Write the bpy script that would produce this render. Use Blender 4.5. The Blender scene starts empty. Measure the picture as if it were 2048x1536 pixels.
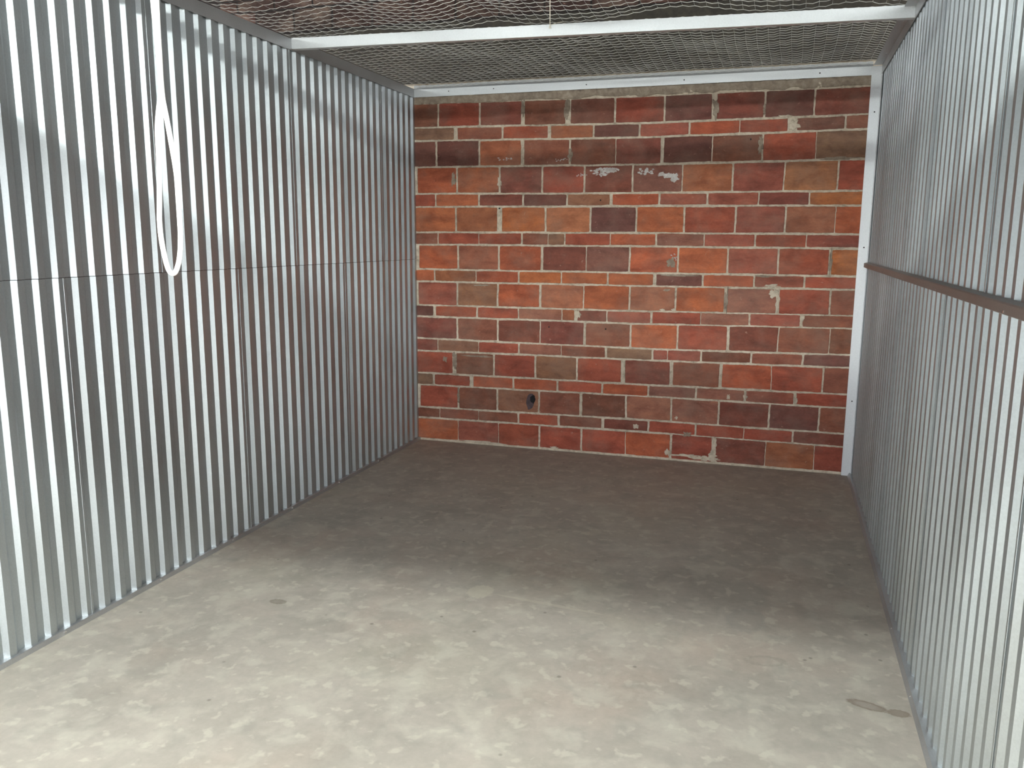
import bpy, bmesh, math, random
from mathutils import Vector, Matrix, noise
random.seed(7)
C = bpy.context.scene.collection
PI = math.pi

# ------------------------------------------------------------------ camera, world, exposure
W, D, H, K = 3.0878, 5.6974, 2.5676, 0.0051      # unit width, depth, height of the metal frame, skew of the brick wall
cam_d = bpy.data.cameras.new('camera')
cam = bpy.data.objects.new('camera', cam_d); C.objects.link(cam)
cam_d.sensor_fit = 'HORIZONTAL'; cam_d.sensor_width = 36.0
cam_d.lens = 36.0 * 1658.3449 / 2048.0
cam_d.clip_start = 0.02
yaw, pitch, roll = -0.31, -0.1737, 0.0057
fwd = Vector((math.sin(yaw)*math.cos(pitch), math.cos(yaw)*math.cos(pitch), math.sin(pitch)))
r0 = Vector((math.cos(yaw), -math.sin(yaw), 0)); u0 = r0.cross(fwd)
rt = r0*math.cos(roll) + u0*math.sin(roll); up = u0*math.cos(roll) - r0*math.sin(roll)
m = Matrix.Identity(4)
for i in range(3):
    m[i][0] = rt[i]; m[i][1] = up[i]; m[i][2] = -fwd[i]
m[0][3], m[1][3], m[2][3] = 2.5712, 0.0, 1.5253
cam.matrix_world = m
bpy.context.scene.camera = cam

world = bpy.data.worlds.new('world'); bpy.context.scene.world = world
world.use_nodes = True
world.node_tree.nodes['Background'].inputs[0].default_value = (0.95, 0.97, 1.0, 1)
world.node_tree.nodes['Background'].inputs[1].default_value = 4.2
vs = bpy.context.scene.view_settings
vs.view_transform = 'Standard'; vs.look = 'None'; vs.gamma = 1.0; vs.exposure = 0.35; vs.use_curve_mapping = False
LAMP_POWER = 140.0            # emission of the fluorescent tubes over the aisle
LAMP_Y, LAMP_Z = -0.35, 2.98

# ------------------------------------------------------------------ helpers
def srgb(h):
    v = [int(h[i:i+2], 16)/255 for i in (0, 2, 4)]
    return tuple(c/12.92 if c <= 0.04045 else ((c+0.055)/1.055)**2.4 for c in v)

class Nodes:
    def __init__(s, name):
        s.m = bpy.data.materials.new(name); s.m.use_nodes = True
        s.t = s.m.node_tree; s.b = s.t.nodes['Principled BSDF']
    def n(s, typ, **kw):
        o = s.t.nodes.new(typ)
        for k, v in kw.items():
            if k in o.inputs.keys(): o.inputs[k].default_value = v
            else: setattr(o, k, v)
        return o
    def l(s, a, b): s.t.links.new(a, b)
    def noise(s, scale, detail=4, rough=0.55, vec=None, dist=0.0):
        o = s.n('ShaderNodeTexNoise', Scale=scale, Detail=detail, Roughness=rough, Distortion=dist)
        s.l(vec if vec else s.pos(), o.inputs['Vector']); return o
    def pos(s):
        if not hasattr(s, '_p'): s._p = s.n('ShaderNodeNewGeometry').outputs['Position']
        return s._p
    def scaled(s, v, rot=(0, 0, 0), loc=(0, 0, 0)):
        o = s.n('ShaderNodeMapping'); o.inputs['Scale'].default_value = v; o.inputs['Rotation'].default_value = rot; o.inputs['Location'].default_value = loc
        s.l(s.pos(), o.inputs['Vector']); return o.outputs[0]
    def ramp(s, fac, stops):
        o = s.n('ShaderNodeValToRGB'); e = o.color_ramp.elements
        while len(e) < len(stops): e.new(0.5)
        for i, (p, c) in enumerate(stops):
            e[i].position = p; e[i].color = (*c, 1) if len(c) == 3 else c
        s.l(fac, o.inputs[0]); return o.outputs[0]
    def mix(s, a, b, fac, mode='MIX'):
        o = s.n('ShaderNodeMix', data_type='RGBA', blend_type=mode)
        for sock, v in ((6, a), (7, b), (0, fac)):
            if isinstance(v, bpy.types.NodeSocket): s.l(v, o.inputs[sock])
            else: o.inputs[sock].default_value = v if sock == 0 else (*v, 1)
        return o.outputs[2]
    def math(s, op, a, b=0.0, c=0.0, clamp=False):
        o = s.n('ShaderNodeMath', operation=op, use_clamp=clamp)
        for i, v in enumerate((a, b, c)):
            if isinstance(v, bpy.types.NodeSocket): s.l(v, o.inputs[i])
            else: o.inputs[i].default_value = v
        return o.outputs[0]
    def bump(s, h, strength, dist=0.01):
        o = s.n('ShaderNodeBump', Strength=strength, Distance=dist)
        s.l(h, o.inputs['Height']); s.l(o.outputs[0], s.b.inputs['Normal'])

G3 = lambda v: (v, v, v)

def mat_steel(name, base, metallic=0.9, rough=0.38, var=0.06, streak=True, drift=True):
    k = Nodes(name)
    n1 = k.noise(3.0, 3, vec=k.scaled((1, 1, 0.35)))
    n2 = k.noise(170.0, 2)
    a = k.ramp(n1.outputs[0], [(0.3, tuple(c*(1-var) for c in base)), (0.7, tuple(min(1, c*(1+var)) for c in base))])
    g = k.ramp(n2.outputs[0], [(0.35, G3(0.93)), (0.65, G3(1.0))])
    k.l(k.mix(a, g, 1.0, 'MULTIPLY'), k.b.inputs['Base Color'])
    k.b.inputs['Metallic'].default_value = metallic
    rr = k.ramp(n1.outputs[0], [(0.3, G3(rough*0.88)), (0.7, G3(rough*1.12))])
    k.l(rr, k.b.inputs['Roughness'])
    if drift: k.bump(k.noise(2.2, 2, vec=k.scaled((1, 1.4, 0.5))).outputs[0], 0.12, 0.02)
    return k.m

STEEL = [mat_steel('galvanised_steel_a', (0.60, 0.65, 0.67), metallic=0.97, rough=0.46),
         mat_steel('galvanised_steel_b', (0.57, 0.615, 0.635), metallic=0.97, rough=0.48),
         mat_steel('galvanised_steel_c', (0.63, 0.68, 0.70), metallic=0.97, rough=0.44)]
ANGLE = mat_steel('bright_galvanised_angle', (0.68, 0.71, 0.73), metallic=0.35, rough=0.42, var=0.03, drift=False)
TRACK = mat_steel('dull_galvanised_track', (0.52, 0.53, 0.54), metallic=0.8, rough=0.45, var=0.08, drift=False)
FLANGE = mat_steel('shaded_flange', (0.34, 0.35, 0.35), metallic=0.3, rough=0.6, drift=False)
RAILM = mat_steel('dusty_rail_steel', (0.34, 0.31, 0.29), metallic=0.7, rough=0.5, var=0.15, drift=False)
WIRE = mat_steel('galvanised_wire', (0.68, 0.68, 0.66), metallic=0.6, rough=0.4, var=0.05, drift=False)

def mat_plain(name, col, rough=0.6, metallic=0.0, nscale=40.0, var=0.1, bump=0.0):
    k = Nodes(name)
    n = k.noise(nscale, 4)
    k.l(k.ramp(n.outputs[0], [(0.3, tuple(c*(1-var) for c in col)), (0.7, tuple(min(1, c*(1+var)) for c in col))]), k.b.inputs['Base Color'])
    k.b.inputs['Roughness'].default_value = rough; k.b.inputs['Metallic'].default_value = metallic
    if bump: k.bump(n.outputs[0], bump)
    return k.m

ROPE = mat_plain('white_rope', (0.93, 0.91, 0.87), 0.8, nscale=300, var=0.05)
STRING = mat_plain('pale_string', (0.72, 0.66, 0.55), 0.8, nscale=300, var=0.05)
SCREW_HEAD = mat_plain('screw_steel', (0.85, 0.85, 0.85), 0.25, 1.0)
DARK = mat_plain('dark_hole', (0.012, 0.011, 0.012), 0.9)

def mat_floor():
    k = Nodes('worn_concrete')
    big = k.noise(0.9, 4, 0.55)
    mid = k.noise(3.2, 6, 0.62, dist=0.4)
    fine = k.noise(28, 5, 0.65)
    c = k.ramp(big.outputs[0], [(0.32, srgb('b0a99d')), (0.5, srgb('b6aea2')), (0.68, srgb('b9b2a2'))])
    pink = k.noise(1.6, 3, 0.5, vec=k.scaled((1, 1, 1), loc=(7, 3, 0)))
    c = k.mix(c, srgb('beae9f'), k.ramp(pink.outputs[0], [(0.5, G3(0)), (0.68, G3(0.55))]))
    c = k.mix(c, k.ramp(mid.outputs[0], [(0.3, G3(0.83)), (0.52, G3(0.97)), (0.75, G3(1.08))]), 1.0, 'MULTIPLY')
    c = k.mix(c, k.ramp(fine.outputs[0], [(0.3, G3(0.93)), (0.7, G3(1.05))]), 1.0, 'MULTIPLY')
    # pale worn flakes, stretched across the floor
    fl = k.noise(8.0, 4, 0.55, vec=k.scaled((1.0, 1.0, 1.0), loc=(2, 9, 0)), dist=0.25)
    c = k.mix(c, srgb('d3cfbf'), k.ramp(fl.outputs[0], [(0.50, G3(0)), (0.66, G3(0.36))]))
    fl2 = k.noise(17, 3, 0.5, vec=k.scaled((1, 1, 1), loc=(5, 1, 0)), dist=0.15)
    c = k.mix(c, srgb('d2cebd'), k.ramp(fl2.outputs[0], [(0.58, G3(0)), (0.66, G3(0.45))]))
    dk = k.noise(7, 3, 0.6, vec=k.scaled((1, 1, 1), loc=(3, 4, 0)), dist=0.6)
    c = k.mix(c, srgb('98948a'), k.ramp(dk.outputs[0], [(0.54, G3(0)), (0.72, G3(0.38))]))
    # small dark specks
    sp = k.n('ShaderNodeTexVoronoi', Scale=6.0); k.l(k.scaled((1, 1, 0)), sp.inputs['Vector'])
    c = k.mix(c, srgb('6d675c'), k.ramp(sp.outputs['Distance'], [(0.03, G3(0.55)), (0.06, G3(0))]))
    # individual stains
    def ell(x, y, a, b, rot, inner=0.0, soft=0.25):
        mp = k.n('ShaderNodeMapping'); mp.vector_type = 'TEXTURE'
        mp.inputs['Location'].default_value = (x, y, 0); mp.inputs['Rotation'].default_value = (0, 0, rot); mp.inputs['Scale'].default_value = (a, b, 1)
        k.l(k.pos(), mp.inputs['Vector'])
        wob = k.noise(3.0, 2, vec=mp.outputs[0])
        ln = k.n('ShaderNodeVectorMath', operation='LENGTH'); k.l(mp.outputs[0], ln.inputs[0])
        d = k.math('ADD', ln.outputs['Value'], k.math('MULTIPLY', k.math('SUBTRACT', wob.outputs[0], 0.5), 0.7))
        st = [(0.0, G3(inner)), (max(0.01, 0.5-soft), G3(inner)), (0.5, G3(1)), (0.5+0.12, G3(0))] if inner < 1 else [(0.45, G3(1)), (0.55, G3(0))]
        return k.ramp(k.math('MULTIPLY', d, 0.5), st)
    for args, colr, f in (((2.929, 2.778, 0.058, 0.022, -0.28, 0.45), '7f7264', 0.8), ((3.024, 2.760, 0.032, 0.020, 0.0, 0.8), '85796a', 0.8),
                          ((2.76, 3.99, 0.10, 0.13, 0.3, 0.35), 'cfcabc', 0.35), ((2.60, 2.98, 0.07, 0.035, 0.2, 0.1), '8d877c', 0.35),
                          ((0.62, 2.85, 0.035, 0.02, 0, 0.9), '7b7364', 0.6), ((2.52, 3.30, 0.07, 0.10, 0, 0.5), '9a9790', 0.35),
                          ((1.40, 3.22, 0.05, 0.06, 0, 0.9), 'd8d3bd', 0.45), ((1.72, 3.19, 0.22, 0.010, -0.1, 0.9), 'd4cfbb', 0.35)):
        e = ell(*args)
        c = k.mix(c, srgb(colr), k.math('MULTIPLY', e, f))
    k.l(c, k.b.inputs['Base Color'])
    k.l(k.ramp(mid.outputs[0], [(0.3, G3(0.62)), (0.7, G3(0.74))]), k.b.inputs['Roughness'])
    k.b.inputs['Specular IOR Level'].default_value = 0.3
    k.bump(fine.outputs[0], 0.08, 0.004)
    return k.m
FLOOR = mat_floor()

def mat_brick():
    k = Nodes('fired_clay_tile')
    at = k.n('ShaderNodeAttribute', attribute_name='brick_col')
    n1 = k.noise(7, 5, 0.6, vec=k.scaled((1, 1, 1.6)), dist=0.5)
    hs = k.n('ShaderNodeHueSaturation', Saturation=1.0, Value=1.08); k.l(at.outputs['Color'], hs.inputs['Color'])
    c = k.mix(hs.outputs['Color'], k.ramp(n1.outputs[0], [(0.28, (0.66, 0.62, 0.62)), (0.5, (1.0, 1.0, 1.0)), (0.72, (1.28, 1.30, 1.26))]), 1.0, 'MULTIPLY')
    st = k.noise(3.2, 4, 0.6, vec=k.scaled((0.8, 1, 5.5), loc=(1, 2, 3)), dist=0.3)
    c = k.mix(c, k.ramp(st.outputs[0], [(0.3, (0.80, 0.78, 0.80)), (0.5, (1.0, 1.0, 1.0)), (0.7, (1.16, 1.12, 1.05))]), 1.0, 'MULTIPLY')
    n2 = k.noise(60, 5, 0.7, vec=k.scaled((1, 1, 2.5)))
    c = k.mix(c, k.ramp(n2.outputs[0], [(0.3, G3(0.84)), (0.7, G3(1.12))]), 1.0, 'MULTIPLY')
    sp = k.noise(38, 3, 0.6, vec=k.scaled((1, 1, 1.3), loc=(3, 1, 2)), dist=0.5)
    c = k.mix(c, srgb('c29a86'), k.ramp(sp.outputs[0], [(0.67, G3(0)), (0.76, G3(0.55))]))
    ds = k.noise(5, 4, 0.6, vec=k.scaled((1, 1, 1), loc=(9, 1, 2)))
    c = k.mix(c, srgb('8f7a6c'), k.ramp(ds.outputs[0], [(0.45, G3(0.03)), (0.75, G3(0.45))]))
    k.l(c, k.b.inputs['Base Color'])
    k.b.inputs['Roughness'].default_value = 0.82; k.b.inputs['Specular IOR Level'].default_value = 0.25
    k.bump(n2.outputs[0], 0.35, 0.004)
    return k.m
def mat_mortar(name='mortar', a='9c8f7e', b='cabda9', c2='dcd2c0'):
    k = Nodes(name)
    n = k.noise(26, 5, 0.65, dist=0.3); n2 = k.noise(4, 3)
    c = k.ramp(n.outputs[0], [(0.28, srgb(a)), (0.5, srgb(b)), (0.7, srgb(c2))])
    c = k.mix(c, k.ramp(n2.outputs[0], [(0.3, G3(0.85)), (0.7, G3(1.08))]), 1.0, 'MULTIPLY')
    k.l(c, k.b.inputs['Base Color']); k.b.inputs['Roughness'].default_value = 0.9
    k.bump(n.outputs[0], 0.6, 0.006)
    return k.m
BRICK, MORTAR = mat_brick(), mat_mortar()
SMEAR = mat_mortar('mortar_smear', '7a6c60', '968878', 'ada090')
EFFLO = mat_mortar('white_efflorescence', '9c8f88', 'c9c4c0', 'dcdad8')
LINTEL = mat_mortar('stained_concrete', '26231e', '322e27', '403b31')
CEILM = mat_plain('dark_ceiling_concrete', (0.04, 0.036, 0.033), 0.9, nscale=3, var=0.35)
AISLE = mat_plain('aisle_painted_metal', (0.55, 0.56, 0.56), 0.5, nscale=5, var=0.05)

def obj(name, bm, mat, parent=None, smooth=False):
    me = bpy.data.meshes.new(name)
    bmesh.ops.recalc_face_normals(bm, faces=bm.faces)
    bm.to_mesh(me); bm.free()
    for mm in (mat if isinstance(mat, (list, tuple)) else [mat]): me.materials.append(mm)
    if smooth:
        for p in me.polygons: p.use_smooth = True
    o = bpy.data.objects.new(name, me); C.objects.link(o)
    if parent: o.parent = parent
    return o
def empty(name, loc=(0, 0, 0)):
    o = bpy.data.objects.new(name, None); C.objects.link(o); o.location = loc; o.empty_display_size = 0.1
    return o
def tag(o, label, cat=None, group=None, kind=None):
    o['label'] = label
    if cat: o['category'] = cat
    if group: o['group'] = group
    if kind: o['kind'] = kind
    return o
def box(bm, a, b):
    vs_ = [bm.verts.new((x, y, z)) for x in (a[0], b[0]) for y in (a[1], b[1]) for z in (a[2], b[2])]
    for f in ((0, 1, 3, 2), (4, 6, 7, 5), (0, 4, 5, 1), (2, 3, 7, 6), (0, 2, 6, 4), (1, 5, 7, 3)):
        bm.faces.new([vs_[i] for i in f])
def prism(bm, prof, axis, t0, t1, fn=None):
    """closed profile (list of 2D points) extruded along axis"""
    def P(p, t):
        q = {'x': (t, p[0], p[1]), 'y': (p[0], t, p[1]), 'z': (p[0], p[1], t)}[axis]
        return fn(q) if fn else q
    A = [bm.verts.new(P(p, t0)) for p in prof]; B = [bm.verts.new(P(p, t1)) for p in prof]
    n = len(prof)
    for i in range(n): bm.faces.new((A[i], A[(i+1) % n], B[(i+1) % n], B[i]))
    bm.faces.new(A); bm.faces.new(B[::-1])
def tube(bm, pts, r, sides=8, cap=True):
    pts = [Vector(p) for p in pts]; rings = []
    prev = None
    for i, p in enumerate(pts):
        t = (pts[min(i+1, len(pts)-1)] - pts[max(i-1, 0)]).normalized()
        if prev is None:
            ref = Vector((0, 0, 1)) if abs(t.z) < 0.9 else Vector((1, 0, 0))
            n = t.cross(ref).normalized()
        else:
            n = (prev - t*prev.dot(t)).normalized()
        prev = n; b = t.cross(n)
        rr = r(i/(len(pts)-1)) if callable(r) else r
        rings.append([bm.verts.new(p + (n*math.cos(2*PI*j/sides) + b*math.sin(2*PI*j/sides))*rr) for j in range(sides)])
    for a, b_ in zip(rings, rings[1:]):
        for j in range(sides): bm.faces.new((a[j], a[(j+1) % sides], b_[(j+1) % sides], b_[j]))
    if cap: bm.faces.new(rings[0][::-1]); bm.faces.new(rings[-1])
def disc(bm, c, n, r, t, sides=10):
    c = Vector(c); n = Vector(n).normalized()
    tube(bm, [c, c + n*t], r, sides)
def spline(pts, per=8):
    P = [Vector(p) for p in pts]; P = [2*P[0]-P[1]] + P + [2*P[-1]-P[-2]]; out = []
    for i in range(1, len(P)-2):
        for j in range(per):
            t = j/per; a, b, c, d = P[i-1:i+3]
            out.append(0.5*((2*b) + (c-a)*t + (2*a-5*b+4*c-d)*t*t + (3*b-a-3*c+d)*t**3))
    out.append(P[-2]); return out

# ------------------------------------------------------------------ floor and ceiling
bm = bmesh.new()
box(bm, (-6, -9, -0.12), (9, D+0.3, 0.0))
tag(obj('floor', bm, FLOOR), 'worn pale grey concrete floor of the storage unit', 'floor', kind='structure')
bm = bmesh.new()
box(bm, (-6, -2.2, 3.75), (9, D+0.3, 3.9))
for bx in (-4.0, -1.2, 1.6, 4.4, 7.2): box(bm, (bx-0.12, -2.2, 3.5), (bx+0.12, D+0.3, 3.75))
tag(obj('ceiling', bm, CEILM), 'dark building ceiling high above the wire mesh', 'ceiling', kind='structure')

# ------------------------------------------------------------------ brick wall
BEDS = [[[-0.001, 2.472], [1.679, 2.454], [3.011, 2.455]], [[-0.003, 2.308], [1.685, 2.283], [2.995, 2.29]], [[-0.005, 2.215], [1.688, 2.192], [3.001, 2.201]], [[-0.008, 2.031], [1.694, 2.017], [3.014, 2.024]], [[-0.003, 1.842], [1.701, 1.831], [3.022, 1.832]], [[-0.004, 1.749], [1.704, 1.746], [3.026, 1.741]], [[-0.003, 1.566], [1.71, 1.568], [3.03, 1.565]], [[-0.005, 1.478], [1.713, 1.478], [3.028, 1.474]], [[0.001, 1.298], [1.719, 1.299], [3.029, 1.3]], [[0.003, 1.207], [1.722, 1.211], [3.023, 1.216]], [[0.005, 1.033], [1.728, 1.037], [3.023, 1.049]], [[0.003, 0.948], [1.731, 0.951], [3.023, 0.967]], [[0.009, 0.784], [1.737, 0.779], [3.02, 0.797]], [[0.008, 0.691], [1.739, 0.7], [3.023, 0.712]], [[0.009, 0.521], [1.745, 0.527], [3.02, 0.538]], [[0.008, 0.43], [1.748, 0.444], [3.017, 0.448]], [[0.01, 0.258], [1.754, 0.275], [3.017, 0.274]], [[0.008, 0.175], [1.757, 0.189], [3.017, 0.186]], [[0.018, -0.005], [1.762, 0.021], [3.022, 0.027]]]
ROWS = [
  [[[0.181, 0.0144], [0.496, 0.014], [0.814, 0.0288], [1.135, 0.0409], [1.457, 0.0127], [1.784, 0.0122], [2.103, 0.0369], [2.415, 0.0114], [2.713, 0.011]], "bd rd dr bd db rd vp dr vd dr"],
  [[[0.315, 0.0312], [0.666, 0.0138], [1.005, 0.025], [1.316, 0.0129], [1.626, 0.0125], [1.949, 0.0121], [2.267, 0.0044], [2.589, 0.0633], [2.9, 0.0109]], "ol br re ob vp pr ro re db br"],
  [[[0.165, 0.0145], [0.492, 0.0141], [0.812, 0.0256], [1.152, 0.0132], [1.468, 0.0048], [1.779, 0.0231], [2.101, 0.006], [2.416, 0.0115], [2.738, 0.0028]], "vp vd ob br bd dr vd bd re ol"],
  [[[0.011, 0.0139], [0.322, 0.0144], [0.645, 0.014], [0.958, 0.0127], [1.258, 0.0131], [1.588, 0.0127], [1.92, 0.0076], [2.239, 0.0118], [2.558, 0.0086], [2.88, 0.011]], "mo ro ob dr rd dr gp ob rs tn re"],
  [[[0.157, 0.011], [0.491, 0.0142], [0.819, 0.0138], [1.137, 0.0133], [1.444, 0.0202], [1.771, 0.0125], [2.085, 0.0121], [2.408, 0.0087], [2.719, 0.0084]], "re or dr vp tb ro rs pr dr to"],
  [[[0.315, 0.0145], [0.646, 0.0396], [0.985, 0.0136], [1.305, 0.0132], [1.62, 0.0127], [1.941, 0.0123], [2.269, 0.0119], [2.581, 0.0115], [2.881, 0.0028]], "or ob oo lo vp or re rs tr ro"],
  [[[0.172, 0.0092], [0.489, 0.0054], [0.813, 0.0139], [1.006, 0.0026], [1.126, 0.0084], [1.445, 0.0049], [1.761, 0.0126], [2.078, 0.0061], [2.4, 0.0118], [2.717, 0.0057]], "br re re br tb re ro gr pr re rs"],
  [[[0.016, 0.0113], [0.329, 0.0146], [0.642, 0.0142], [0.963, 0.0189], [1.282, 0.0066], [1.584, 0.0129], [1.911, 0.0124], [2.234, 0.012], [2.553, 0.0116], [2.868, 0.021]], "mo ro tr ro dr gp ro or pr re to"],
  [[[0.141, 0.0112], [0.466, 0.0054], [0.79, 0.014], [1.105, 0.0085], [1.436, 0.0131], [1.759, 0.0238], [2.08, 0.0123], [2.408, 0.0118], [2.721, 0.0114]], "or ob ro oo or or vp ro rs re"],
  [[[0.006, 0.0095], [0.321, 0.0148], [0.634, 0.0143], [0.953, 0.0173], [1.268, 0.0084], [1.592, 0.013], [1.906, 0.0126], [2.234, 0.0227], [2.565, 0.0219], [2.885, 0.0113]], "mo rs tb ro tr or tr or gr re br"],
  [[[0.138, 0.0236], [0.474, 0.0146], [0.79, 0.0088], [1.114, 0.0068], [1.214, 0.0254], [1.436, 0.0083], [1.744, 0.016], [2.075, 0.0023], [2.394, 0.012], [2.72, 0.018]], "vd re re gr ob dr rs rd gr pr br"],
  [[[0.321, 0.0149], [0.635, 0.0144], [0.956, 0.007], [1.281, 0.0185], [1.605, 0.013], [1.928, 0.0126], [2.261, 0.019], [2.583, 0.0073], [2.897, 0.0035]], "dr br dr dr br or re dr br bd"],
  [[[0.164, 0.0057], [0.483, 0.0046], [0.797, 0.0142], [1.112, 0.0043], [1.435, 0.0167], [1.761, 0.0129], [1.865, 0.0024], [2.09, 0.0125], [2.418, 0.012], [2.743, 0.0116]], "dr tb rd gr br ol rs rs bd br vp"],
  [[[0.294, 0.0328], [0.604, 0.0146], [0.922, 0.0141], [1.23, 0.0137], [1.561, 0.033], [1.896, 0.0255], [2.227, 0.0216], [2.552, 0.0045], [2.875, 0.0115]], "re bd rd tb re dr br ro re br"],
  [[[0.127, 0.0191], [0.429, 0.0325], [0.758, 0.0144], [1.09, 0.0139], [1.416, 0.0134], [1.743, 0.013], [2.068, 0.0126], [2.39, 0.0152], [2.71, 0.0183]], "ol rd ro ro re ro gp gr rs re"],
  [[[0.01, 0.0097], [0.326, 0.0151], [0.632, 0.0146], [0.951, 0.0142], [1.264, 0.0214], [1.589, 0.0133], [1.906, 0.0128], [2.225, 0.0124], [2.554, 0.012], [2.868, 0.0116]], "mo re bd tb br bd gr gr dr vp br"],
  [[[0.173, 0.0038], [0.484, 0.0037], [0.796, 0.0144], [1.102, 0.0175], [1.425, 0.0203], [1.749, 0.0131], [2.077, 0.0127], [2.396, 0.0023], [2.712, 0.0118]], "bd br br re br dr re re re dr"],
  [[[0.324, 0.0047], [0.642, 0.0018], [0.957, 0.0142], [1.272, 0.0138], [1.591, 0.005], [1.911, 0.0162], [2.204, 0.0313], [2.543, 0.0038], [2.854, 0.0029]], "or rs re re re ro rd dr ob rd"]]

PAL = dict(bd='6d483d', rd='89443a', dr='70403b', db='6e4943', vp='5c3f40', vd='4b3335', re='964c3e', br='805145', ol='7b6759',
           ob='9b6046', oo='b0663f', lo='b07153', ro='a7583f', pr='97554b', rs='905249', gr='8e6156', gp='73524f', tb='866350',
           tn='9c6c50', tr='97624f', to='a8683f')
PAL['or'] = 'aa6143'
MEAN = srgb('94594a')
def tile_colour(code):
    c = srgb(PAL[code]) if code in PAL else srgb(code)
    return tuple((a*0.76 + b*0.24)*w for a, b, w in zip(c, MEAN, (1.10, 1.09, 0.98)))
def lerp3(b, x):
    (x0, z0), (x1, z1), (x2, z2) = b
    if x <= x1: return z0 + (z1-z0)*(x-x0)/(x1-x0)
    return z1 + (z2-z1)*(x-x1)/(x2-x1)
def wob(x, z, s=1.0): return noise.noise(Vector((x*6, z*6, 3.3)))*0.0035*s + noise.noise(Vector((x*38, z*38, 1.7)))*0.0022*s + noise.noise(Vector((x*110, z*110, 4.7)))*0.0014*s
def wall_y(x): return D + K*x
bm = bmesh.new()
col = bm.loops.layers.float_color.new('brick_col')
def setmat(faces, mi, c=(1, 1, 1)):
    for f in faces:
        f.material_index = mi
        for l in f.loops: l[col] = (*c, 1)
def add_brick(x0, x1, zb, zt, c, proud=0.004):
    """fired tile: an irregular outline, a soft arris and a nearly flat face; zb, zt are functions of x"""
    nx = max(3, int((x1-x0)/0.009)); nz = max(3, int((zt(x0)-zb(x0))/0.012))
    def P(u, v, inset, y):
        x = x0 + (x1-x0)*u
        x += wob((x0 if u < .5 else x1)+9, zb(x0)+v*(zt(x0)-zb(x0)), 1.0)*(1-4*u*(1-u))
        lo, hi = zb(x), zt(x)
        z = lo + (hi-lo)*v
        cu = (0.5-u)*2; cv = (0.5-v)*2
        k_ = max(0, abs(cu)+abs(cv)-1.85)*0.03
        x += inset*cu + k_*0.25*cu; z += inset*cv + k_*0.25*cv
        return (x, wall_y(x)-y, z)
    per = [(i/nx, 0) for i in range(nx)] + [(1, j/nz) for j in range(nz)] + [(1-i/nx, 1) for i in range(nx)] + [(0, 1-j/nz) for j in range(nz)]
    fs = []
    R0 = [bm.verts.new(P(u, v, 0, -0.01)) for u, v in per]
    R1 = [bm.verts.new(P(u, v, 0.0008, proud*0.55)) for u, v in per]
    R2 = [bm.verts.new(P(u, v, 0.004, proud+random.uniform(-.0003, .0003))) for u, v in per]
    n = len(per)
    for a, b in ((R0, R1), (R1, R2)):
        for i in range(n): fs.append(bm.faces.new((a[i], a[(i+1) % n], b[(i+1) % n], b[i])))
    fs.append(bm.faces.new(R2))
    setmat(fs, 1, c)
def jitter(c):
    k_ = random.uniform(0.92, 1.09); return tuple(min(1, v*k_*random.uniform(0.97, 1.03)) for v in c)
for i, (joints, cols) in enumerate(ROWS):
    cols = cols.split(); top, bot = BEDS[i], BEDS[i+1]
    js = [[-0.03, 0.0]] + joints + [[W+0.03, 0.0]]
    th_t, th_b = 0.0062, 0.0062
    for j, cc in enumerate(cols):
        if cc == 'mo': continue
        x0 = js[j][0] + max(js[j][1], 0.004)/2*0.9; x1 = js[j+1][0] - max(js[j+1][1], 0.004)/2*0.9
        ht = (0.0045 if i == 0 else th_t) + random.uniform(-.0012, .0012); hb = (0.004 if i == 17 else th_b) + random.uniform(-.0012, .0012)
        if i == 17: bot2 = [[a, 0.012] for a, b in bot]
        else: bot2 = bot
        if i in (10,) and x0 > 1.75: ht = 0.003
        if i in (11, 17) and x0 > 1.7: ht = 0.0035
        zt = lambda x, ht=ht: lerp3(top, x) - ht + wob(x, lerp3(top, x), 0.9)
        zb = lambda x, hb=hb: lerp3(bot2, x) + hb + wob(x, lerp3(bot2, x)+5, 0.9)
        add_brick(x0, x1, zb, zt, jitter(tile_colour(cc)))
# ordinary courses beyond the partitions; above the lintel colours are darkened against lamp light
def plain_courses(xa, xb, za, zb_):
    z, k_ = za, 0
    while z < zb_-0.03:
        h = 0.165 if k_ % 2 == 0 else 0.085
        h = min(h, zb_-z)
        x = xa - 0.16*(k_ % 2)
        while x < xb:
            x0, x1 = max(xa, x)+0.006, min(xb, x+0.32)-0.006
            if x1-x0 > 0.03:
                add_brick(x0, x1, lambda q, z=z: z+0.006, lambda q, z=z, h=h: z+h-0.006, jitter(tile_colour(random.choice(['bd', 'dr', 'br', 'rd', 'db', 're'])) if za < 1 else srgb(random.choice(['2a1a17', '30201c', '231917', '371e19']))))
            x += 0.32
        z += h; k_ += 1
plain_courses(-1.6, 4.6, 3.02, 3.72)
plain_courses(-1.6, -0.05, 0.0, 2.45); plain_courses(W+0.05, 4.6, 0.0, 2.45)
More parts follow.
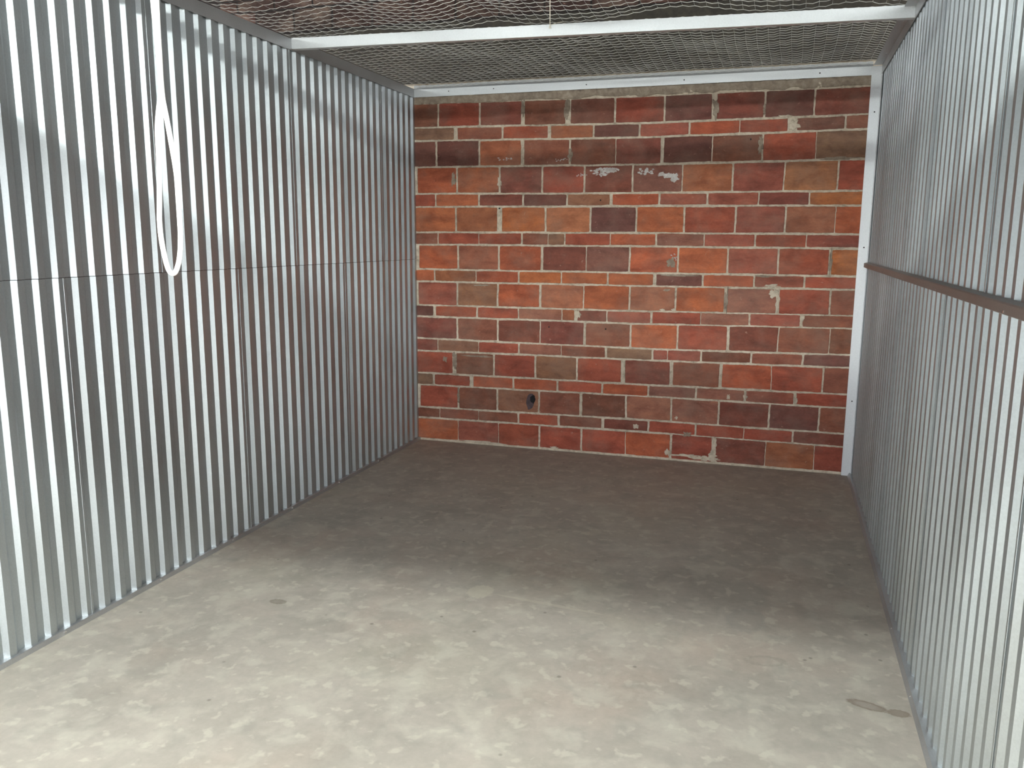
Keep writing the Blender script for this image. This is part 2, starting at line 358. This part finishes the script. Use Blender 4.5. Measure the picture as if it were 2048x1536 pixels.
# mortar bed behind the bricks
fs = []
def slab(x0, x1, z0, z1, y, mi, nx=60, nz=20, rough=0.0015, back=0.2):
    g = [[bm.verts.new((x0+(x1-x0)*a/nx, wall_y(x0+(x1-x0)*a/nx)-y-noise.noise(Vector((a*.7, b*.7, mi)))*rough, z0+(z1-z0)*b/nz)) for a in range(nx+1)] for b in range(nz+1)]
    f = [bm.faces.new((g[b][a], g[b][a+1], g[b+1][a+1], g[b+1][a])) for a in range(nx) for b in range(nz)]
    bk = [bm.verts.new((x, wall_y(x)+back, z)) for x, z in ((x0, z0), (x1, z0), (x1, z1), (x0, z1))]
    f.append(bm.faces.new(bk[::-1]))
    setmat(f, mi)
slab(-6, 9, -0.05, 3.8, 0.0, 0, 150, 60)
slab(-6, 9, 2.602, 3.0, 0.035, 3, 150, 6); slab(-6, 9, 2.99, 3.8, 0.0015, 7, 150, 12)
# grey smear of mortar below the lintel and patches spread over the tiles
def blob(cx, cz, rx, rz, mi, y=0.0055, seed=0.0, n=26, ang=0.0, rough=0.45):
    c0 = bm.verts.new((cx, wall_y(cx)-y-0.0012, cz)); ring = []; ring2 = []
    for i in range(n):
        a = 2*PI*i/n
        rr = 1 + rough*noise.noise(Vector((math.cos(a)*2.1+seed, math.sin(a)*2.1, seed*3.1))) + 0.35*rough*noise.noise(Vector((math.cos(a)*7+seed, math.sin(a)*7, 1)))
        dx, dz = math.cos(a)*rx*rr, math.sin(a)*rz*rr
        dx, dz = dx*math.cos(ang)-dz*math.sin(ang), dx*math.sin(ang)+dz*math.cos(ang)
        ring.append(bm.verts.new((cx+dx*.85, wall_y(cx)-y-0.0006, cz+dz*.85)))
        ring2.append(bm.verts.new((cx+dx, wall_y(cx)-0.001, cz+dz)))
    f = []
    for i in range(n):
        j = (i+1) % n
        f.append(bm.faces.new((c0, ring[i], ring[j]))); f.append(bm.faces.new((ring[i], ring2[i], ring2[j], ring[j])))
    setmat(f, mi)
# along the top course
x = -0.02; s = 1.0
while x < W:
    w_ = random.uniform(0.10, 0.26)
    blob(x+w_/2, 2.492+random.uniform(-.004, .006)+ (0.0 if x < 1.5 else -0.004), w_*0.7, random.uniform(.022, .034), 2, seed=s, rough=0.35); x += w_*0.62; s += 1.3
SM = [(0.605, 2.487, 0.0283, 0.0145, 0), (1.254, 2.493, 0.0226, 0.0162, 0), (1.916, 2.48, 0.0404, 0.0242, 0), (2.735, 2.488, 0.0307, 0.0275, 0), (1.122, 2.392, 0.0178, 0.0727, 2), (0.814, 2.412, 0.0129, 0.0566, 2), (2.111, 2.359, 0.0194, 0.0582, 2), (2.595, 2.238, 0.0388, 0.0339, 0), (2.403, 2.125, 0.0162, 0.0606, 2), (0.299, 1.94, 0.0178, 0.0445, 2), (0.645, 1.91, 0.0145, 0.0404, 0), (1.862, 1.372, 0.0307, 0.0339, 2), (2.519, 1.229, 0.0485, 0.0129, 0), (2.536, 1.18, 0.0307, 0.0307, 0), (2.563, 1.127, 0.0129, 0.0647, 0), (2.237, 1.126, 0.0129, 0.0687, 2), (1.231, 1.001, 0.0226, 0.0259, 0), (0.299, 0.612, 0.0145, 0.0566, 2), (0.462, 0.668, 0.1374, 0.0081, 2), (1.562, 0.617, 0.0145, 0.0606, 0), (2.025, 0.043, 0.097, 0.0129, 0), (2.153, 0.033, 0.0889, 0.0194, 0), (2.199, 0.062, 0.0291, 0.0291, 0), (2.208, 0.129, 0.0145, 0.0485, 0), (1.891, 0.057, 0.0242, 0.0226, 0), (2.282, 0.477, 0.0113, 0.021, 0), (2.393, 0.484, 0.0121, 0.0307, 0), (2.713, 0.486, 0.0145, 0.0307, 0), (2.873, 1.386, 0.0097, 0.0727, 2), (0.326, 0.355, 0.0097, 0.0606, 2), (1.919, 1.286, 0.1374, 0.0065, 2), (2.471, 1.29, 0.0647, 0.0065, 2), (2.724, 1.021, 0.0162, 0.021, 0), (2.879, 2.031, 0.1051, 0.0097, 2), (1.071, 0.024, 0.0372, 0.0113, 0), (0.535, 0.021, 0.194, 0.0081, 0), (0.295, 0.653, 0.0202, 0.0323, 2), (1.818, 1.05, 0.0162, 0.0113, 0), (1.893, 1.054, 0.0145, 0.0097, 0), (0.431, 2.515, 0.0242, 0.0081, 0), (2.543, 2.293, 0.0404, 0.0097, 0), (1.156, 2.091, 0.0162, 0.0445, 2), (0.22, 0.634, 0.0162, 0.0242, 2), (1.665, 0.226, 0.021, 0.0178, 0), (1.942, 0.308, 0.0113, 0.0113, 0), (2.018, 0.197, 0.0275, 0.0178, 2), (2.413, 2.34, 0.0113, 0.0323, 2), (1.844, 1.186, 0.0242, 0.0081, 2), (0.499, 1.19, 0.0727, 0.0065, 2), (1.117, 0.951, 0.0485, 0.0065, 0)]
for i, (cx, cz, rx, rz, mi) in enumerate(SM): blob(cx, cz, rx, rz, mi, seed=i*2.7, rough=.75, n=34)
def flecks(cx, cz, rx, rz, n, mi, smin=.004, smax=.013, seed=0):
    rnd = random.Random(seed)
    for i in range(n):
        a = rnd.uniform(0, 2*PI); q = rnd.uniform(0, 1)**.7
        blob(cx+math.cos(a)*rx*q, cz+math.sin(a)*rz*q, rnd.uniform(smin, smax)*1.6, rnd.uniform(smin, smax), mi, y=.0052, seed=i+seed, n=12, rough=.8)
flecks(1.40, 1.985, .10, .014, 46, 4, .004, .011, 1); flecks(1.37, 1.965, .05, .02, 18, 4, .003, .008, 2)
flecks(1.68, 1.975, .06, .022, 18, 4, .004, .009, 3); flecks(1.80, 1.945, .06, .018, 18, 4, .004, .012, 4); flecks(1.865, 1.925, .022, .022, 18, 4, .005, .013, 5)
flecks(0.68, 2.075, .07, .010, 12, 4, .002, .006, 6); flecks(1.10, 2.06, .06, .012, 10, 4, .002, .006, 7); flecks(1.88, 1.40, .03, .03, 12, 4, .002, .005, 8)
flecks(1.24, 1.955, .05, .012, 10, 4, .002, .005, 9)
# sooty brick with the broken hole, small drill holes
blob(0.885, 0.357, .035, .066, 5, y=.0050, seed=4, rough=.25)
blob(0.905, 0.372, .022, .034, 6, y=.0062, seed=9, rough=.3)
for hx, hz in ((1.372, 1.786), (1.43, 0.905), (2.34, 2.16), (1.02, 0.905), (0.645, 1.735)): blob(hx, hz, .006, .006, 6, y=.0060, seed=hx, n=10)
UPPER = mat_plain('dark_upper_wall', srgb('1e1714'), 0.9, nscale=5, var=0.4)  # base kept near black to offset the lamp light up there
SOOT = mat_plain('sooty_tile', srgb('55474a'), 0.9, nscale=30, var=0.3)
wb = obj('wall_back', bm, [MORTAR, BRICK, SMEAR, LINTEL, EFFLO, SOOT, DARK, UPPER])
tag(wb, 'red and orange clay tile wall with pale mortar at the back of the unit', 'wall', kind='structure')

# ------------------------------------------------------------------ corrugated side walls
PW = 0.535; NR = 6; PITCH = PW/NR; DEPTH = 0.0155
def build_panel(side, z0, z1):
    bm = bmesh.new(); t = 0.0009
    # work with y decreasing away from the back: faces that look at the camera are the slopes crest -> valley as y falls
    sx = 1 if side == 'left' else -1
    prof = []
    r = 0.165*PITCH; rh = 0.215*PITCH; flc = 0.32*PITCH; flv = PITCH-r-rh-flc
    # start at the back edge (local y = 0) and walk to the front (local y = -PW)
    y = 0.0; prof.append((0.002, -0.0020)); 
    for i in range(NR):
        a = -i*PITCH
        prof += [(a-0.004 if i == 0 else a, 0.0), (a-flc, 0.0 if i else -0.0004)]
        prof += [(a-flc-r*(1.12 if i == NR-1 else 1.0), -DEPTH), (a-flc-r-flv, -DEPTH)]
    prof += [(-PW+0.001, 0.0008), (-PW-0.0085, 0.0009), (-PW-0.009, 0.0004)]
    A, B, A2, B2 = [], [], [], []
    for (yy, dd) in prof:
        A.append(bm.verts.new((sx*dd, yy, z0))); B.append(bm.verts.new((sx*dd, yy, z1)))
        A2.append(bm.verts.new((sx*(dd-t), yy-t, z0))); B2.append(bm.verts.new((sx*(dd-t), yy-t, z1)))
    n = len(prof)
    for i in range(n-1):
        bm.faces.new((A[i], A[i+1], B[i+1], B[i])); bm.faces.new((A2[i], B2[i], B2[i+1], A2[i+1]))
        bm.faces.new((A[i], A2[i], A2[i+1], A[i+1])); bm.faces.new((B[i], B[i+1], B2[i+1], B2[i]))
    bm.faces.new((A[0], B[0], B2[0], A2[0])); bm.faces.new((A[-1], A2[-1], B2[-1], B[-1]))
    return bm
ZS = 1.3698
for side, X in (('left', 0.0), ('right', W)):
    root = empty('wall_'+side, (X, 1.0, 0))
    tag(root, 'silver corrugated steel partition on the %s of the unit' % side, 'wall', kind='structure')
    lo = obj('corrugated_panel', build_panel(side, 0.006, ZS-0.001), STEEL[0], root)
    hi = obj('corrugated_panel', build_panel(side, ZS+0.0012, H-0.004), STEEL[1], root)
    gb = bmesh.new(); box(gb, (-0.034, -0.1, ZS-0.03), (-0.0185, D-1.0, ZS+0.03)) if side == 'left' else box(gb, (0.0185, -0.1, ZS-0.03), (0.034, D-1.0, ZS+0.03))
    obj('seam_light_stop', gb, CEILM, root)  # added strip behind the seam, keeps light from showing through the gap
    nP = 9
    for j in range(nP):
        for q, src in enumerate((lo, hi)):
            o = src if j == 0 else src.copy()
            if j: C.objects.link(o)
            if j:
                o.parent = root
            o.location = (0.0015 if (j+q) % 2 else 0.0, D - 0.004 - j*PW - 1.0, 0)
            if j:
                o.material_slots[0].link = 'OBJECT'; o.material_slots[0].material = STEEL[(j*2+q*1) % 3]
    bm = bmesh.new()
    if side == 'left':
        prism(bm, [(-0.03, 0), (0.011, 0), (0.011, 0.020), (0.0095, 0.022), (-0.03, 0.022)], 'y', 1.0, D-0.004)
    else:
        prism(bm, [(0.03, 0), (-0.022, 0), (-0.022, 0.004), (-0.014, 0.024), (0.03, 0.024)], 'y', 1.0, D-0.02, fn=lambda q: (q[0]+W, q[1], q[2]))
    bb = obj('baseboard_'+side, bm, TRACK)
    tag(bb, 'thin grey steel floor track under the %s corrugated wall' % side, 'baseboard', kind='structure')
    sc_src = None
    for sy in (2.33, 2.86, 3.38, 3.92, 4.45, 4.99):
        sb = bmesh.new(); px = 0.0035 if side == 'left' else W-0.017
        if side == 'left': disc(sb, (0.0105, sy, 0.012), (1, 0, 0), 0.005, 0.002)
        else: disc(sb, (W-0.017, sy, 0.014), (-1, 0, 0.3), 0.004, 0.002)
        obj('screw', sb, SCREW_HEAD, bb)

# trims of the frame
bm = bmesh.new()
prism(bm, [(-0.035, 2.572), (-0.035, 2.515), (-0.032, 2.515), (-0.032, 2.569), (0.004, 2.569), (0.004, 2.513), (0.0065, 2.513), (0.0065, 2.572)], 'y', 1.0, D-0.022)
tag(obj('trim_1', bm, TRACK), 'grey steel cap channel along the top of the left wall', 'trim', kind='structure')
bm = bmesh.new()
prism(bm, [(W+0.02, 2.572), (W-0.052, 2.572), (W-0.052, 2.568), (W-0.006, 2.568), (W-0.006, 2.515), (W-0.002, 2.515), (W-0.002, 2.566), (W+0.02, 2.566)], 'y', 1.0, D-0.022)
t2 = tag(obj('trim_2', bm, TRACK), 'grey steel angle along the top of the right wall', 'trim', kind='structure')
for sy in (4.62, 5.0, 5.33):
    sb = bmesh.new(); disc(sb, (W-0.02, sy, 2.568), (0, 0, -1), 0.005, 0.003); obj('screw', sb, SCREW_HEAD, t2)
fnw = lambda q: (q[0], q[1] + K*q[0], q[2])
bm = bmesh.new()
prism(bm, [(D-0.020, 2.514), (D-0.020, 2.566), (D-0.017, 2.566), (D-0.017, 2.514)], 'x', 0.0, W-0.054, fn=fnw)
t3 = tag(obj('trim_3', bm, ANGLE), 'bright steel angle screwed across the top of the brick wall', 'trim', kind='structure')
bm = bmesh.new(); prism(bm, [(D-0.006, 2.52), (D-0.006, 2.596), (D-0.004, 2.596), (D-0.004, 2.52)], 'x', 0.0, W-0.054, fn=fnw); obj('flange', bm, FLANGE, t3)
for sx, sz, q in ((0.27, 2.545, .004), (0.605, 2.547, .004), (1.261, 2.542, .004), (1.906, 2.541, .0045), (2.731, 2.541, .0045)):
    sb = bmesh.new(); disc(sb, (sx, wall_y(sx)-0.0198, sz), (0, -1, 0), q, 0.0012); obj('screw', sb, DARK, t3)
bm = bmesh.new()
prism(bm, [(W-0.060, D-0.006), (W-0.060, D-0.018), (W-0.004, D-0.020), (W-0.004, D-0.06), (W-0.0015, D-0.06), (W-0.0015, D-0.006)], 'z', 0.001, 2.566, fn=lambda q: (q[0], q[1]+0.012, q[2]))
t4 = tag(obj('trim_4', bm, ANGLE), 'bright steel corner angle standing between brick wall and right partition', 'trim', kind='structure')
for sz in (2.298, 1.482, 0.50):
    sb = bmesh.new(); disc(sb, (W-0.028, D-0.0068, sz), (0, -1, 0), .0045, 0.0012); obj('screw', sb, DARK, t4)
bm = bmesh.new()
prism(bm, [(W+0.0, 1.392), (W-0.024, 1.388), (W-0.026, 1.384), (W-0.026, 1.362), (W-0.018, 1.358), (W+0.0, 1.358)], 'y', 1.0, D-0.07)
t5 = tag(obj('trim_5', bm, RAILM), 'dull brown steel rail running along the middle of the right wall', 'trim', kind='structure')
for sy in (2.15, 3.05, 4.6):
    sb = bmesh.new(); disc(sb, (W-0.0258, sy, 1.367), (-1, 0, 0), .0035, 0.0012); obj('screw', sb, SCREW_HEAD, t5)

# ------------------------------------------------------------------ crossbeams carrying the mesh
def crossbeam(yl, yr, label):
    bm = bmesh.new()
    x0, x1 = 0.0, W-0.005
    def fn(q): return (q[0], q[1] + yl + (yr-yl)*(q[0]-x0)/(x1-x0), q[2])
    # C channel with its web towards the door
    prism(bm, [(0.0, 2.519), (0.0, 2.574), (0.038, 2.574), (0.038, 2.566), (0.036, 2.566), (0.036, 2.572), (0.002, 2.572), (0.002, 2.521), (0.036, 2.521), (0.036, 2.527), (0.038, 2.527), (0.038, 2.519)],
          'x', x0+0.007, x1, fn=fn)
    return tag(obj('crossbeam', bm, ANGLE), label, 'beam')
crossbeam(4.10, 4.34, 'bright steel crossbeam spanning between side walls under the wire mesh')
crossbeam(2.42, 2.52, 'steel crossbeam nearest the door, out of view over the camera')

# ------------------------------------------------------------------ wire mesh
def wire_mesh(x0, x1, y0f, y1f, zf, label, cell=0.057, cell_y=0.058, r=0.00145, kink=0.0022):
    bm = bmesh.new()
    def strand(pts, r=r):
        prev = None
        for i, p in enumerate(pts):
            a = pts[max(0, i-1)]; b = pts[min(len(pts)-1, i+1)]
            t = (b-a).normalized(); n = t.cross(Vector((0, 0, 1))).normalized(); u = n.cross(t)
            ring = [bm.verts.new(p + (n*math.cos(q) + u*math.sin(q))*r) for q in (0.5, 0.5+2*PI/3, 0.5+4*PI/3)]
            if prev:
                for j in range(3): bm.faces.new((prev[j], prev[(j+1) % 3], ring[(j+1) % 3], ring[j]))
            prev = ring
    def P(x, v, kx=0, ky=0):
        y = y0f(x) + (y1f(x)-y0f(x))*v
        wx = noise.noise(Vector((x*1.3, y*1.3, 8)))*0.02; wy = noise.noise(Vector((x*1.6, y*1.1, 2)))*0.02
        return Vector((x+wx*min(1, 8*(x-x0), 8*(x1-x)), y+ky+wy*min(1, 6*v, 6*(1-v)), zf(x, v, y)))
    ym = 0.5*(y1f(x0)-y0f(x0)+y1f(x1)-y0f(x1))
    ny = int(round(ym/cell_y)); nx = int(round((x1-x0)/cell))
    for i in range(ny+1):
        v = i/ny; pts = []
        for j in range(nx*4+1):
            p = P(x0+(x1-x0)*j/(nx*4), v)
            p.z += kink*math.cos(PI*j/2) + random.uniform(-.0004, .0004)      # each cell is crimped over the cross wires
            p.y += 0.0012*math.sin(PI*j/4+i*PI)
            pts.append(p)
        strand(pts)
    for j in range(nx+1):
        x = x0+(x1-x0)*j/nx
        strand([P(x, i/ny) + Vector((0, 0, 0.0015)) for i in range(ny+1)], r*0.55)
    return tag(obj('wire_mesh', bm, WIRE), label, 'wire mesh')
def yb(x): return 4.10 + 0.24*x/W + 0.02
def gz(x, c, s): return math.exp(-((x-c)/s)**2)
def z_front(x, v, y):
    d = yb(x) - y
    hump = 0.034*gz(x, 1.12, .13) + 0.060*gz(x, 2.02, .27) + 0.024*gz(x, 0.50, .18) + 0.028*gz(x, 2.82, .14)
    env = min(1, max(0, d)/0.35)
    env2 = math.exp(-(max(0, d-0.15)/0.8)**2)
    edge = min(1, 5*x, 5*(W-x))
    return 2.5805 + (0.002 + hump*(0.75+0.25*env)*env2 + 0.040*noise.noise(Vector((x*1.7, y*1.3, 5)))*env)*edge
def z_back(x, v, y):
    e = min(1, 6*v, 6*(1-v))*min(1, 5*x, 5*(W-x))
    return 2.5805 + 0.008*e + e*(0.022*noise.noise(Vector((x*1.9, y*1.6, 1))) + 0.004*noise.noise(Vector((x*9, y*9, 4))))
wire_mesh(0.0, W-0.02, lambda x: yb(x)+0.012, lambda x: D-0.03+K*x, z_back, 'wire mesh sheet stretched between the crossbeam and the brick wall')
wire_mesh(0.0, W-0.02, lambda x: 1.25, lambda x: yb(x)-0.006, z_front, 'wavy wire mesh sheet sagging over the front of the unit', cell_y=0.064)

# ------------------------------------------------------------------ roll-up door over the opening, lamp, rope, string
def door():
    root = tag(empty('door_1', (1.55, 1.03, 0)), 'rolled-up steel door above the entrance, behind the frame edge', 'door', kind='structure')
    bm = bmesh.new()
    prof = []
    for i in range(64):
        a = 2*PI*i/64; rr = 0.20 + (0.004 if i % 2 else -0.004)
        prof.append((0.12 + rr*math.cos(a), 2.19 + rr*math.sin(a)))
    prism(bm, prof, 'x', -1.35, 1.35); obj('curtain_roll', bm, AISLE, root)
    bm = bmesh.new(); box(bm, (-1.35, -0.10, 1.925), (1.35, -0.06, 2.02)); obj('bottom_bar', bm, AISLE, root)
    bm = bmesh.new(); box(bm, (-1.55, -0.06, 1.93), (1.55, -0.03, 2.40)); obj('header_panel', bm, AISLE, root)
    root.rotation_euler = (0, 0, 0.022)
    return root
door()

def lamp(x, where):
    root = tag(empty('fluorescent_lamp', (x, LAMP_Y, LAMP_Z)), 'hanging twin-tube fluorescent lamp over the aisle, ' + where, 'lamp', 'lamps over the aisle')
    bm = bmesh.new(); prism(bm, [(-0.10, 0.035), (0.10, 0.035), (0.04, 0.085), (-0.04, 0.085)], 'x', -0.75, 0.75); obj('housing', bm, AISLE, root)
    for s in (-0.055, 0.055):
        bm = bmesh.new(); tube(bm, [(-0.72, s, 0), (0.72, s, 0)], 0.019, 12); obj('tube', bm, TUBE, root)
    for xx in (-0.5, 0.5):
        bm = bmesh.new(); tube(bm, [(xx, 0, 0.085), (xx, 0, 3.75-LAMP_Z)], 0.003, 6); obj('hanger', bm, TRACK, root)
    return root
TUBE = bpy.data.materials.new('lit_tube'); TUBE.use_nodes = True
tb = TUBE.node_tree.nodes['Principled BSDF']
tb.inputs['Emission Color'].default_value = (0.95, 1.0, 0.965, 1); tb.inputs['Emission Strength'].default_value = LAMP_POWER
for x, where in ((-2.3, 'leftmost of the row'), (-0.35, 'second from the left'), (1.6, 'straight in front of the entrance'), (3.55, 'second from the right'), (5.5, 'rightmost of the row')): lamp(x, where)

bm = bmesh.new(); 
for a, b in (((-6, -2.2, 0), (-1.2, -2.1, 3.75)), ((5.2, -2.2, 0), (9, -2.1, 3.75)), ((-1.2, -2.2, 2.9), (5.2, -2.1, 3.75))): box(bm, a, b)  # opening between these pieces is added so world light enters from behind
tag(obj('wall_front', bm, AISLE), 'pale metal wall across the aisle with a wide opening added to let in soft light, behind the camera', 'wall', kind='structure')

# ------------------------------------------------------------------ rope and string
RP = [[1.719, 1.016, 1.8881], [1.7183, 1.016, 1.8492], [1.72, 1.016, 1.8097], [1.7215, 1.016, 1.7764], [1.7227, 1.016, 1.7495], [1.7217, 1.016, 1.726], [1.7166, 1.016, 1.7058], [1.7081, 1.02, 1.6758], [1.7067, 1.02, 1.6271], [1.7035, 1.02, 1.5776], [1.7011, 1.02, 1.549], [1.7023, 1.02, 1.5202], [1.7071, 1.02, 1.4912], [1.7121, 1.02, 1.4759], [1.7189, 1.02, 1.4717], [1.7255, 1.02, 1.4769], [1.7322, 1.02, 1.4951], [1.7359, 1.02, 1.5204], [1.7366, 1.02, 1.5419], [1.7365, 1.02, 1.5738], [1.736, 1.02, 1.6125], [1.7318, 1.02, 1.6474], [1.7256, 1.02, 1.689], [1.7176, 1.024, 1.7172], [1.7164, 1.024, 1.7445], [1.7166, 1.024, 1.7783], [1.7167, 1.024, 1.8117], [1.7175, 1.024, 1.8513], [1.719, 1.024, 1.8904]]
bm = bmesh.new()
tube(bm, spline(RP, 6), 0.0037, 10)
rp = tag(obj('pull_rope', bm, ROPE, smooth=True), 'white rope loop hanging from the door in front of the left wall', 'rope')
bm = bmesh.new()
sx = 1.4113; sy = 4.10 + 0.24*sx/W - 0.003
tube(bm, spline([(sx-0.006, sy+0.0, 3.50), (sx-0.004, sy, 3.0), (sx-0.001, sy, 2.62), (sx, sy, 2.575), (sx+0.001, sy-0.001, 2.562)], 6), 0.0022, 6)
tube(bm, spline([(sx-0.004, sy-0.001, 2.553), (sx, sy-0.002, 2.565), (sx+0.005, sy-0.001, 2.553)], 5), 0.0018, 6)
tube(bm, spline([(sx+0.005, sy, 2.57), (sx+0.03, sy+0.004, 2.578), (sx+0.06, sy+0.02, 2.585)], 5), 0.0014, 6)
tag(obj('string', bm, STRING), 'thin pale string tied to the crossbeam and rising through the mesh', 'string')
